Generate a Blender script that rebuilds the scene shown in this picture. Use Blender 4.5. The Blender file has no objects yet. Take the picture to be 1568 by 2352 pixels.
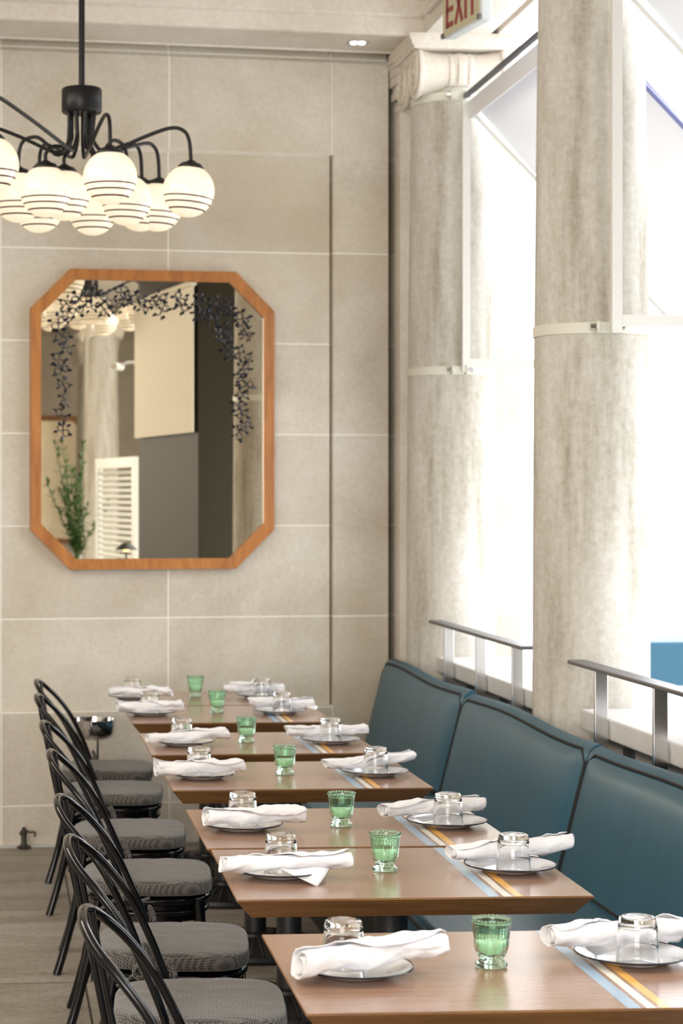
import bpy, bmesh, math, random
from mathutils import Vector, Matrix, noise
PI = math.pi
C = bpy.context.scene
COL = C.collection
random.seed(7)

# ------------------------------------------------------------------ camera
cam_d = bpy.data.cameras.new('camera')
cam = bpy.data.objects.new('camera', cam_d)
COL.objects.link(cam)
cam.location = (0, 0, 1.64)
cam.rotation_euler = (PI / 2, 0, -math.atan(340 / 4573.0))
cam_d.sensor_fit = 'VERTICAL'
cam_d.sensor_height = 36.0
cam_d.lens = 36.0 * 4573 / 2352
cam_d.shift_x = 454 / 2352.0
cam_d.shift_y = -36 / 2352.0
cam_d.clip_end = 300
cam_d.dof.use_dof = True
cam_d.dof.focus_distance = 4.75
cam_d.dof.aperture_fstop = 6.3
C.camera = cam

# ------------------------------------------------------------------ world and light
w = bpy.data.worlds.new('daylight')
C.world = w
w.use_nodes = True
bg = w.node_tree.nodes['Background']
bg.inputs[0].default_value = (0.93, 0.965, 1.0, 1)
bg.inputs[1].default_value = 3.0
C.view_settings.view_transform = 'Standard'
C.view_settings.look = 'None'
C.view_settings.gamma = 1
C.view_settings.use_curve_mapping = False
C.view_settings.exposure = 0.85
C.cycles.max_bounces = 14
C.cycles.diffuse_bounces = 6
C.cycles.transmission_bounces = 10
C.cycles.sample_clamp_indirect = 6.0


def area(name, loc, rot, sx, sy, power, color):
    l = bpy.data.lights.new(name, 'AREA')
    l.shape = 'RECTANGLE'
    l.size = sx
    l.size_y = sy
    l.energy = power
    l.color = color
    o = bpy.data.objects.new(name, l)
    o.location = loc
    o.rotation_euler = rot
    COL.objects.link(o)
    return o


# added fill lamps, out of view: one behind the camera, one over the aisle
area('rear_fill', (-2.6, -6.0, 2.4), (math.radians(84), 0, math.radians(-16)), 5.0, 3.2, 330, (1.0, 0.97, 0.92))
area('aisle_fill', (-1.8, 4.2, 3.7), (math.radians(-8), math.radians(-24), 0), 1.2, 7.0, 95, (1.0, 0.9, 0.76))


# ------------------------------------------------------------------ materials
def new_mat(name):
    m = bpy.data.materials.new(name)
    m.use_nodes = True
    nt = m.node_tree
    return m, nt, nt.nodes['Principled BSDF'], nt.nodes.new


def setp(b, **k):
    names = {'col': 'Base Color', 'rough': 'Roughness', 'metal': 'Metallic', 'trans': 'Transmission Weight',
             'ior': 'IOR', 'coat': 'Coat Weight', 'coatr': 'Coat Roughness', 'spec': 'Specular IOR Level',
             'sheen': 'Sheen Weight', 'emc': 'Emission Color', 'ems': 'Emission Strength', 'sss': 'Subsurface Weight'}
    for kk, v in k.items():
        if isinstance(v, tuple) and len(v) == 3:
            v = (*v, 1)
        b.inputs[names[kk]].default_value = v


def simple(name, col, rough=.5, **k):
    m, nt, b, n = new_mat(name)
    setp(b, col=col, rough=rough, **k)
    return m


def objco(nt, n, scale=(1, 1, 1), kind='Object'):
    tc = n('ShaderNodeTexCoord')
    mp = n('ShaderNodeMapping')
    mp.inputs['Scale'].default_value = scale
    nt.links.new(tc.outputs[kind], mp.inputs[0])
    return mp.outputs[0]


def noise_tex(nt, n, vec, scale, detail=4, rough=.55, dist=0.):
    t = n('ShaderNodeTexNoise')
    t.inputs['Scale'].default_value = scale
    t.inputs['Detail'].default_value = detail
    t.inputs['Roughness'].default_value = rough
    t.inputs['Distortion'].default_value = dist
    nt.links.new(vec, t.inputs['Vector'])
    return t.outputs['Fac']


def ramp(nt, n, fac, stops):
    r = n('ShaderNodeValToRGB')
    e = r.color_ramp.elements
    while len(e) < len(stops):
        e.new(.5)
    for i, (p, c) in enumerate(stops):
        e[i].position = p
        e[i].color = (*c, 1) if len(c) == 3 else c
    nt.links.new(fac, r.inputs[0])
    return r.outputs[0]


def mix(nt, n, fac, a, b_, mode='MIX'):
    x = n('ShaderNodeMix')
    x.data_type = 'RGBA'
    x.blend_type = mode
    for s, v in ((0, fac), (6, a), (7, b_)):
        if isinstance(v, (int, float)):
            x.inputs[s].default_value = v
        elif isinstance(v, tuple):
            x.inputs[s].default_value = (*v, 1)
        else:
            nt.links.new(v, x.inputs[s])
    return x.outputs[2]


def bump(nt, n, b, h, strength=.2, dist=.01):
    bp = n('ShaderNodeBump')
    bp.inputs['Strength'].default_value = strength
    bp.inputs['Distance'].default_value = dist
    nt.links.new(h, bp.inputs['Height'])
    nt.links.new(bp.outputs[0], b.inputs['Normal'])


def stone(name, c1, c2, c3, joints=None, streak=False, rough=.75, scale=1.0):
    m, nt, b, n = new_mat(name)
    v = objco(nt, n, (6, 6, .9) if streak else (1, 1, 1))
    f1 = noise_tex(nt, n, v, 1.5 * scale, 8, .62, .3)
    f2 = noise_tex(nt, n, objco(nt, n, (1, 1, 1)), 45 * scale, 6, .7)
    base = ramp(nt, n, f1, [(.3, c1), (.5, c2), (.72, c3)])
    base = mix(nt, n, .22, base, ramp(nt, n, f2, [(.35, c1), (.65, (min(1, c3[0] * 1.1),) * 3)]), 'MIX')
    if joints:
        f3 = noise_tex(nt, n, objco(nt, n, (1, 1, 1)), .9, 3, .6, .5)
        base = mix(nt, n, ramp(nt, n, f3, [(.42, (0, 0, 0)), (.72, (.55, .55, .55))]), base, (.50, .42, .29))
        tc = n('ShaderNodeTexCoord')
        sx = n('ShaderNodeSeparateXYZ')
        nt.links.new(tc.outputs['Object'], sx.inputs[0])
        cx = n('ShaderNodeCombineXYZ')
        a1 = n('ShaderNodeMath'); a1.operation = 'SUBTRACT'; a1.inputs[1].default_value = .024
        a2 = n('ShaderNodeMath'); a2.operation = 'SUBTRACT'; a2.inputs[1].default_value = .187 - 8.75
        nt.links.new(sx.outputs[0], a1.inputs[0]); nt.links.new(sx.outputs[2], a2.inputs[0])
        h1 = n('ShaderNodeMath'); h1.operation = 'SUBTRACT'; h1.inputs[1].default_value = 2.812
        h2 = n('ShaderNodeMath'); h2.operation = 'MAXIMUM'; h2.inputs[1].default_value = 0
        h3 = n('ShaderNodeMath'); h3.operation = 'MULTIPLY'; h3.inputs[1].default_value = .074
        h4 = n('ShaderNodeMath'); h4.operation = 'SUBTRACT'
        nt.links.new(sx.outputs[2], h1.inputs[0]); nt.links.new(h1.outputs[0], h2.inputs[0]); nt.links.new(h2.outputs[0], h3.inputs[0])
        nt.links.new(a2.outputs[0], h4.inputs[0]); nt.links.new(h3.outputs[0], h4.inputs[1])
        nt.links.new(a1.outputs[0], cx.inputs[0]); nt.links.new(h4.outputs[0], cx.inputs[1])
        br = n('ShaderNodeTexBrick')
        br.offset = 0
        br.inputs['Scale'].default_value = 1
        br.inputs['Brick Width'].default_value = joints[0]
        br.inputs['Row Height'].default_value = joints[1]
        br.inputs['Mortar Size'].default_value = .004
        br.inputs['Mortar Smooth'].default_value = .4
        br.inputs['Color1'].default_value = (.90, .885, .87, 1)
        br.inputs['Color2'].default_value = (1, 1, 1, 1)
        br.inputs['Mortar'].default_value = (1, 1, 1, 1)
        nt.links.new(cx.outputs[0], br.inputs['Vector'])
        base = mix(nt, n, 1.0, base, br.outputs['Color'], 'MULTIPLY')
        mm = n('ShaderNodeMath'); mm.operation = 'MULTIPLY'; mm.inputs[1].default_value = .8
        nt.links.new(br.outputs['Fac'], mm.inputs[0])
        base = mix(nt, n, mm.outputs[0], base, (.86, .83, .77))
    nt.links.new(base, b.inputs['Base Color'])
    setp(b, rough=rough, spec=.3)
    bump(nt, n, b, f2, .25, .004)
    return m


M = {}
M['wall'] = stone('limestone_ashlar', (.46, .40, .305), (.62, .575, .49), (.72, .69, .63), joints=(.8, .4375))
M['wall_r'] = stone('limestone_border', (.46, .40, .305), (.62, .575, .49), (.72, .69, .63), joints=(30.0, .875))
M['stone'] = stone('carved_limestone', (.54, .48, .39), (.68, .62, .54), (.76, .72, .66))
M['column'] = stone('column_stone', (.27, .235, .165), (.52, .49, .43), (.66, .65, .62), streak=True, scale=.9)
M['ledge'] = stone('ledge_stone', (.50, .48, .45), (.60, .59, .57), (.68, .67, .66))
M['parapet'] = stone('parapet_stone', (.30, .27, .24), (.40, .37, .33), (.48, .45, .42))


def floor_mat():
    m, nt, b, n = new_mat('concrete_pavers')
    v = objco(nt, n, (1, 1, 1))
    f1 = noise_tex(nt, n, objco(nt, n, (1, 3.2, 1)), 1.6, 9, .65, .4)
    f2 = noise_tex(nt, n, v, 40, 5, .7)
    base = ramp(nt, n, f1, [(.32, (.15, .12, .09)), (.5, (.25, .215, .175)), (.68, (.34, .31, .275))])
    base = mix(nt, n, .25, base, ramp(nt, n, f2, [(.4, (.14, .12, .10)), (.6, (.40, .37, .33))]))
    br = n('ShaderNodeTexBrick')
    br.offset = .5
    br.inputs['Scale'].default_value = 1
    br.inputs['Brick Width'].default_value = 2.4
    br.inputs['Row Height'].default_value = 1.2
    br.inputs['Mortar Size'].default_value = .004
    br.inputs['Mortar'].default_value = (.12, .10, .08, 1)
    br.inputs['Color1'].default_value = (1, 1, 1, 1)
    br.inputs['Color2'].default_value = (.93, .93, .95, 1)
    mp = n('ShaderNodeMapping')
    mp.inputs['Location'].default_value = (.9, -.715, 0)
    nt.links.new(v, mp.inputs[0])
    nt.links.new(mp.outputs[0], br.inputs['Vector'])
    base = mix(nt, n, 1.0, base, br.outputs['Color'], 'MULTIPLY')
    nt.links.new(base, b.inputs['Base Color'])
    setp(b, rough=.55)
    bump(nt, n, b, f1, .15, .01)
    return m


M['floor'] = floor_mat()


def wood(name, c1, c2, rough, scale=(1.4, 22, 22), stripes=False, coat=0.0, spec=.5):
    m, nt, b, n = new_mat(name)
    v = objco(nt, n, scale)
    f1 = noise_tex(nt, n, v, 3.0, 8, .6, .8)
    base = ramp(nt, n, f1, [(.3, c1), (.7, c2)])
    nt.links.new(base, b.inputs['Base Color'])
    setp(b, rough=rough, coat=coat, coatr=.22, spec=spec)
    return m


M['wood'] = wood('table_veneer', (.265, .145, .088), (.355, .205, .130), .26, coat=.7)
M['wood_edge'] = wood('table_edge_wood', (.14, .062, .02), (.25, .12, .042), .38)
M['mwood'] = wood('mirror_frame_wood', (.30, .105, .020), (.48, .19, .042), .38, (9, 9, 1.2))
M['blue_in'] = simple('blue_inlay', (.32, .46, .62), .3, coat=.6, coatr=.22)
M['white_in'] = simple('white_inlay', (.83, .82, .76), .3, coat=.6, coatr=.22)
M['yellow_in'] = simple('yellow_inlay', (.82, .44, .07), .3, coat=.6, coatr=.22)
M['black'] = simple('black_lacquered_wood', (.003, .003, .004), .09, spec=.38)
M['iron'] = simple('black_cast_iron', (.012, .012, .014), .42)
M['fixture'] = simple('bronze_black_fixture', (.006, .006, .007), .38, spec=.3)
M['brass_edge'] = simple('aged_brass', (.10, .06, .03), .4, metal=.6)
M['chrome'] = simple('polished_chrome', (.75, .75, .76), .07, metal=1)
M['steel'] = simple('brushed_steel', (.72, .72, .74), .2, metal=1)
M['steel_dark'] = simple('dark_steel_bar', (.17, .165, .18), .42, metal=.7)
M['bronze'] = simple('weathered_bronze', (.06, .055, .045), .5, metal=.7)
M['white_metal'] = simple('white_painted_metal', (.72, .72, .69), .4)
M['strap'] = simple('cream_painted_strap', (.66, .65, .57), .45)
M['awning_bar'] = simple('dark_awning_bar', (.035, .032, .05), .4)
M['enamel'] = simple('white_enamel', (.76, .77, .80), .12, coat=.4)
M['enamel_rim'] = simple('navy_enamel_rim', (.008, .009, .018), .2)
M['wax'] = simple('pale_candle_wax', (.95, .97, .82), .4, sss=.0)
M['piping'] = simple('black_piping', (.004, .005, .007), .65)
M['plinth'] = simple('dark_plinth', (.02, .022, .025), .6)
M['mirror'] = simple('mirror_glass', (.74, .68, .56), .0, metal=1)
M['garland'] = simple('dark_pewter_leaf', (.035, .038, .055), .22, metal=.6)
M['sign_white'] = simple('exit_sign_case', (.62, .66, .68), .35)
M['sign_face'] = simple('exit_sign_face', (.52, .48, .33), .4)
M['sign_red'] = simple('exit_sign_letters', (.27, .035, .035), .5)
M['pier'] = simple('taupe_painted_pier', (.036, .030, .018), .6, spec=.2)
M['linen'] = simple('cream_linen', (.90, .87, .80), .9)
M['blue_paint'] = simple('blue_painted_box', (.004, .06, .105), .5)
M['paving'] = simple('pale_paving', (.72, .71, .69), .8)
M['leaf'] = simple('green_leaf', (.05, .11, .02), .5)
M['clear_vase'] = simple('vase_glass', (.9, .95, .95), .03, trans=1.0, ior=1.3)
M['lamp_glow'] = simple('lamp_glow', (1, .7, .3), .5, emc=(1, .55, .18), ems=6.0)
M['red_paint'] = simple('red_paint', (.5, .03, .02), .5)


def glassm(name, col, rough=0.0, ior=1.45):
    m, nt, b, n = new_mat(name)
    setp(b, col=col, rough=rough, trans=1.0, ior=ior)
    return m


M['glass'] = glassm('clear_tumbler_glass', (.985, .985, .985))
M['green_glass'] = glassm('green_pressed_glass', (.70, .985, .80), .02)


def vinyl():
    m, nt, b, n = new_mat('teal_blue_vinyl')
    f = noise_tex(nt, n, objco(nt, n, (1, 1, .25)), 5, 3, .5)
    base = ramp(nt, n, f, [(.3, (.018, .084, .132)), (.7, (.023, .100, .158))])
    nt.links.new(base, b.inputs['Base Color'])
    setp(b, rough=.34, spec=.5, sheen=.0)
    return m


M['vinyl'] = vinyl()


def cloth():
    m, nt, b, n = new_mat('white_cotton')
    v = objco(nt, n, (1, 1, 1))
    f = noise_tex(nt, n, v, 900, 2, .5)
    g = noise_tex(nt, n, v, 26, 3, .5)
    setp(b, col=(.74, .735, .765), rough=.9, sheen=.15)
    bump(nt, n, b, g, .5, .01)
    return m


M['cloth'] = cloth()


def houndstooth():
    m, nt, b, n = new_mat('woven_houndstooth')
    v = objco(nt, n, (1, 1, 1))
    ck = n('ShaderNodeTexChecker')
    ck.inputs['Scale'].default_value = 210
    mp = n('ShaderNodeMapping')
    mp.inputs['Rotation'].default_value = (.5, .3, .6)
    nt.links.new(v, mp.inputs[0])
    nt.links.new(mp.outputs[0], ck.inputs['Vector'])
    ck.inputs[1].default_value = (.165, .148, .130, 1)
    ck.inputs[2].default_value = (.012, .012, .016, 1)
    nz = noise_tex(nt, n, v, 60, 3, .5)
    base = mix(nt, n, .15, ck.outputs[0], ramp(nt, n, nz, [(.3, (.035, .035, .042)), (.7, (.11, .10, .105))]))
    nt.links.new(base, b.inputs['Base Color'])
    setp(b, rough=.9, sheen=.35)
    bump(nt, n, b, ck.outputs['Fac'], .5, .001)
    return m


M['hound'] = houndstooth()


def globe_mat():
    m, nt, b, n = new_mat('lit_opal_globe')
    tc = n('ShaderNodeTexCoord')
    sx = n('ShaderNodeSeparateXYZ')
    nt.links.new(tc.outputs['Object'], sx.inputs[0])

    def band(z0, hw):
        s = n('ShaderNodeMath'); s.operation = 'SUBTRACT'; s.inputs[1].default_value = z0
        a = n('ShaderNodeMath'); a.operation = 'ABSOLUTE'
        c = n('ShaderNodeMath'); c.operation = 'LESS_THAN'; c.inputs[1].default_value = hw
        nt.links.new(sx.outputs[2], s.inputs[0]); nt.links.new(s.outputs[0], a.inputs[0]); nt.links.new(a.outputs[0], c.inputs[0])
        return c.outputs[0]
    tot = None
    for z0 in (-.028, -.050, -.073):
        o = band(z0, .0026)
        if tot is None:
            tot = o
        else:
            ad = n('ShaderNodeMath'); ad.operation = 'MAXIMUM'
            nt.links.new(tot, ad.inputs[0]); nt.links.new(o, ad.inputs[1])
            tot = ad.outputs[0]
    ly = n('ShaderNodeLayerWeight'); ly.inputs[0].default_value = .35
    e = ramp(nt, n, ly.outputs['Facing'], [(0, (1, .87, .66)), (1, (1.0, .72, .42))])
    ec = mix(nt, n, tot, e, (.05, .012, .006))
    bc = mix(nt, n, tot, (.55, .52, .46), (.05, .02, .015))
    nt.links.new(ec, b.inputs['Emission Color'])
    nt.links.new(bc, b.inputs['Base Color'])
    setp(b, rough=.15, ems=.42)
    return m


M['globe'] = globe_mat()
M['downlight'] = simple('downlight_lamp', (1, 1, 1), .5, emc=(1, .95, .86), ems=6.0)


def fabric():
    m, nt, b, n = new_mat('white_awning_fabric')
    t = n('ShaderNodeBsdfTranslucent')
    t.inputs[0].default_value = (.92, .92, .94, 1)
    mx = n('ShaderNodeMixShader')
    mx.inputs[0].default_value = .22
    setp(b, col=(.88, .88, .90), rough=.9)
    nt.links.new(b.outputs[0], mx.inputs[1])
    nt.links.new(t.outputs[0], mx.inputs[2])
    nt.links.new(mx.outputs[0], nt.nodes['Material Output'].inputs[0])
    return m


M['fabric'] = fabric()


# ------------------------------------------------------------------ mesh helpers
def box(bm, x0, x1, y0, y1, z0, z1, mtx=None, mi=0):
    vs = [bm.verts.new((x, y, z)) for x in (x0, x1) for y in (y0, y1) for z in (z0, z1)]
    fs = [(0, 1, 3, 2), (4, 6, 7, 5), (0, 4, 5, 1), (2, 3, 7, 6), (0, 2, 6, 4), (1, 5, 7, 3)]
    for f in fs:
        fc = bm.faces.new([vs[i] for i in f])
        fc.material_index = mi
    if mtx is not None:
        bmesh.ops.transform(bm, matrix=mtx, verts=vs)
    return vs


def frames(pts, cyc=False):
    P = [Vector(p) for p in pts]
    nn = len(P)
    T = []
    for i in range(nn):
        if cyc:
            t = P[(i + 1) % nn] - P[i - 1]
        else:
            t = P[min(i + 1, nn - 1)] - P[max(i - 1, 0)]
        T.append(t.normalized())
    up = Vector((0, 0, 1)) if abs(T[0].z) < .9 else Vector((1, 0, 0))
    N = [(up - T[0] * up.dot(T[0])).normalized()]
    for i in range(1, nn):
        v = N[-1] - T[i] * N[-1].dot(T[i])
        N.append(v.normalized())
    return P, T, N


def tube(bm, pts, r, seg=10, cyc=False, cap=True, sy=1.0):
    P, T, N = frames(pts, cyc)
    rings = []
    for i, (p, t, nv) in enumerate(zip(P, T, N)):
        b_ = t.cross(nv)
        rr = r[i] if isinstance(r, (list, tuple)) else r
        rings.append([bm.verts.new(p + (nv * math.cos(a) + b_ * math.sin(a) * sy) * rr)
                      for a in [2 * PI * k / seg for k in range(seg)]])
    m = len(rings)
    for i in range(m if cyc else m - 1):
        A, B = rings[i], rings[(i + 1) % m]
        for k in range(seg):
            bm.faces.new((A[k], A[(k + 1) % seg], B[(k + 1) % seg], B[k]))
    if cap and not cyc:
        bm.faces.new(list(reversed(rings[0])))
        bm.faces.new(rings[-1])


def smooth_pts(pts, n=8):
    """Catmull-Rom through the points"""
    P = [Vector(p) for p in pts]
    P = [P[0] * 2 - P[1]] + P + [P[-1] * 2 - P[-2]]
    out = []
    for i in range(1, len(P) - 2):
        for k in range(n):
            t = k / n
            a, b_, c, d = P[i - 1], P[i], P[i + 1], P[i + 2]
            out.append(.5 * ((2 * b_) + (c - a) * t + (2 * a - 5 * b_ + 4 * c - d) * t * t + (3 * b_ - a - 3 * c + d) * t ** 3))
    out.append(P[-2])
    return out


def lathe(bm, prof, seg=32, c=(0, 0, 0), closed=False, fn=None, mtx=None):
    rings = []
    allv = []
    for (r, z) in prof:
        if r < 1e-6:
            v = bm.verts.new((c[0], c[1], c[2] + z))
            rings.append([v]); allv.append(v)
        else:
            ring = []
            for k in range(seg):
                a = 2 * PI * k / seg
                rr = r * (fn(a, r, z) if fn else 1)
                ring.append(bm.verts.new((c[0] + rr * math.cos(a), c[1] + rr * math.sin(a), c[2] + z)))
            rings.append(ring); allv += ring
    m = len(rings)
    for i in range(m if closed else m - 1):
        A, B = rings[i], rings[(i + 1) % m]
        for k in range(seg):
            k2 = (k + 1) % seg
            if len(A) == 1 and len(B) == 1:
                continue
            if len(A) == 1:
                bm.faces.new((A[0], B[k2], B[k]))
            elif len(B) == 1:
                bm.faces.new((A[k], A[k2], B[0]))
            else:
                bm.faces.new((A[k], A[k2], B[k2], B[k]))
    if mtx is not None:
        bmesh.ops.transform(bm, matrix=mtx, verts=allv)
    return allv


def prism(bm, poly, z0, z1, mtx=None, holes=None):
    """poly in xy, extruded in z"""
    lo = [bm.verts.new((x, y, z0)) for x, y in poly]
    hi = [bm.verts.new((x, y, z1)) for x, y in poly]
    n_ = len(poly)
    bm.faces.new(list(reversed(lo)))
    bm.faces.new(hi)
    for i in range(n_):
        j = (i + 1) % n_
        bm.faces.new((lo[i], lo[j], hi[j], hi[i]))
    if mtx is not None:
        bmesh.ops.transform(bm, matrix=mtx, verts=lo + hi)


def obj(name, bm, mat, parent=None, smooth=True, bevel=0, angle=40, loc=None, rot=None, bseg=2, fix=True):
    if fix:
        bmesh.ops.recalc_face_normals(bm, faces=bm.faces)
    me = bpy.data.meshes.new(name)
    bm.to_mesh(me)
    bm.free()
    mats = mat if isinstance(mat, (list, tuple)) else [mat]
    for m in mats:
        me.materials.append(m)
    if smooth:
        for p in me.polygons:
            p.use_smooth = True
        me.set_sharp_from_angle(angle=math.radians(angle))
    o = bpy.data.objects.new(name, me)
    COL.objects.link(o)
    if parent is not None:
        o.parent = parent
    if loc is not None:
        o.location = loc
    if rot is not None:
        o.rotation_euler = rot
    if bevel:
        md = o.modifiers.new('bevel', 'BEVEL')
        md.width = bevel
        md.segments = bseg
        md.limit_method = 'ANGLE'
        md.angle_limit = math.radians(35)
    return o


def thing(name, label, cat, loc=(0, 0, 0), rz=0, group=None):
    o = bpy.data.objects.new(name, None)
    o.empty_display_size = .05
    COL.objects.link(o)
    o.location = loc
    o.rotation_euler = (0, 0, rz)
    return tag(o, label, cat, group)


def tag(o, label, cat, group=None):
    o['label'] = label
    o['category'] = cat
    if group:
        o['group'] = group
    return o


def struct(name, bm, mat, **k):
    o = obj(name, bm, mat, **k)
    o['kind'] = 'structure'
    return o


def dup(root, loc, rz, label, group=None):
    r = root.copy()
    COL.objects.link(r)
    r.location = loc
    r.rotation_euler = (0, 0, rz)
    r['label'] = label
    if group:
        r['group'] = group
    for ch in list(root.children):
        c_ = ch.copy()
        COL.objects.link(c_)
        c_.parent = r
        for g in list(ch.children):
            d = g.copy()
            COL.objects.link(d)
            d.parent = c_
    return r


# ------------------------------------------------------------------ setting
WR = math.atan(.0992)
WALL = dict(loc=(0, 9.375, 0), rot=(0, 0, WR))

# floor of the hall and paving outside
bm = bmesh.new()
box(bm, -6, 2.45, -16, 12.5, -.2, 0)
struct('floor', bm, M['floor'], smooth=False)
bm = bmesh.new()
box(bm, 2.45, 40, -30, 40, -.4, -.18)
struct('trim_1', bm, M['paving'], smooth=False)

# far wall: a sunk panel between raised ashlar borders (wall frame: x along the wall, -y to the room)
bm = bmesh.new()
box(bm, -6, 1.620, 0.0, .5, 0, 4.3)                  # core, its face is the panel ground
box(bm, 1.620, 1.628, 0.05, .5, .632, 3.285)
box(bm, 1.620, 1.628, 0.0, .5, 0, .632)
box(bm, 1.620, 1.628, 0.0, .5, 3.285, 4.3)
box(bm, 1.628, 1.905, 0.0, .5, 0, 4.3)
box(bm, 1.905, 1.945, 0.16, .5, 0, 4.3, mi=1)        # deep slot beside the pilaster
box(bm, 1.945, 2.585, 0.0, .5, 0, 4.3, mi=0)
box(bm, -6, 1.628, -.028, 0.0, 0, .632)              # lower border
box(bm, -6, 1.628, -.028, 0.0, 3.285, 3.735)         # upper border
box(bm, 1.628, 1.905, -.028, 0.0, 0, 3.735, mi=1)    # right border
struct('wall_far', bm, [M['wall'], M['wall_r']], smooth=False, bevel=.004, **WALL)

# pilaster in the corner with its stepped capital
bm = bmesh.new()
box(bm, 1.945, 2.17, -.085, 0, 0, 3.53)
box(bm, 1.938, 2.18, -.095, 0, 3.50, 3.53)
box(bm, 1.925, 2.19, -.105, 0, 3.555, 3.59)
prof = [(3.53, .09), (3.555, .10), (3.59, .105), (3.62, .125), (3.66, .135), (3.663, .128), (3.70, .135), (3.72, .15), (3.745, .155)]
for (z0, d0), (z1, d1) in zip(prof[:-1], prof[1:]):
    vs = box(bm, 1.95 - (d0 - .085) * .9, 2.18, -d1, 0, z0, z1)
struct('trim_2', bm, M['stone'], smooth=False, bevel=.003, **WALL)

# low stone kerb under the wall
bm = bmesh.new()
box(bm, -6, 1.9, -.075, 0, 0, .006)
struct('baseboard_far', bm, simple('pale_threshold', (.50, .50, .50), .5), smooth=False, **WALL)

# ceiling beam against the far wall: stepped mouldings that run along the wall
bm = bmesh.new()
prof = [(0, 3.86), (-.13, 3.86), (-.13, 3.762), (-.142, 3.758), (-.15, 3.766), (-.49, 3.766), (-.50, 3.758), (-.515, 3.762),
        (-.515, 3.835), (-.535, 3.842), (-.545, 3.85), (-.545, 3.915), (-.565, 3.922), (-.575, 3.935), (-.575, 4.0), (-.66, 4.05), (-.66, 4.3), (0, 4.3)]
poly = [(y, z) for y, z in prof]
mt = Matrix(((0, 0, 1, 0), (1, 0, 0, 0), (0, 1, 0, 0), (0, 0, 0, 1)))
prism(bm, poly, -6, 2.02, mtx=mt)
struct('trim_3', bm, M['stone'], smooth=False, **WALL)

bm = bmesh.new()
box(bm, -6, 2.42, .5, 10.2, 4.15, 4.4)
box(bm, -6, 9.0, -16, .5, 4.15, 4.4)  # unseen slab widened outwards to darken the columns reflected in the mirror
struct('ceiling', bm, M['stone'], smooth=False)

# beam over the columns
bm = bmesh.new()
box(bm, 1.965, 2.27, .6, 9.55, 3.765, 4.15)
box(bm, 2.30, 2.46, .6, 9.55, 3.765, 4.15)
box(bm, 2.26, 2.31, .6, 9.55, 3.80, 4.15)
box(bm, 1.93, 1.965, .6, 8.92, 3.83, 3.88)
box(bm, 1.90, 1.965, .6, 8.92, 3.98, 4.05)
struct('trim_4', bm, M['stone'], smooth=False, bevel=.004)

# walls that close the hall where the photo cannot look directly
bm = bmesh.new()
box(bm, -5.2, -5.0, -16, 9.0, 0, 4.15)
struct('wall_left', bm, M['stone'], smooth=False)
bm = bmesh.new()
box(bm, -5.0, 7.2, -12.3, -12.0, 0, 4.15)
struct('wall_back', bm, M['stone'], smooth=False)
bm = bmesh.new()
box(bm, 7.2, 7.4, -12.3, -1.5, 0, 4.15)  # added outer wall, blocks sky light from the area the mirror reflects
struct('wall_light_block', bm, M['stone'], smooth=False)

# parapet with projecting ledge between the columns
bm = bmesh.new()
box(bm, 2.10, 2.36, 7.262, 9.07, 0, .83)
box(bm, 2.10, 2.36, -11.9, 6.82, 0, .83)
struct('wall_right', bm, M['parapet'], smooth=False)
for nm, y0, y1 in (('trim_5', 7.262, 9.07), ('trim_6', 4.0, 6.80)):
    bm = bmesh.new()
    box(bm, 2.03, 2.42, y0, y1, .83, .90)
    struct(nm, bm, M['ledge'], smooth=False, bevel=.006)

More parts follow.
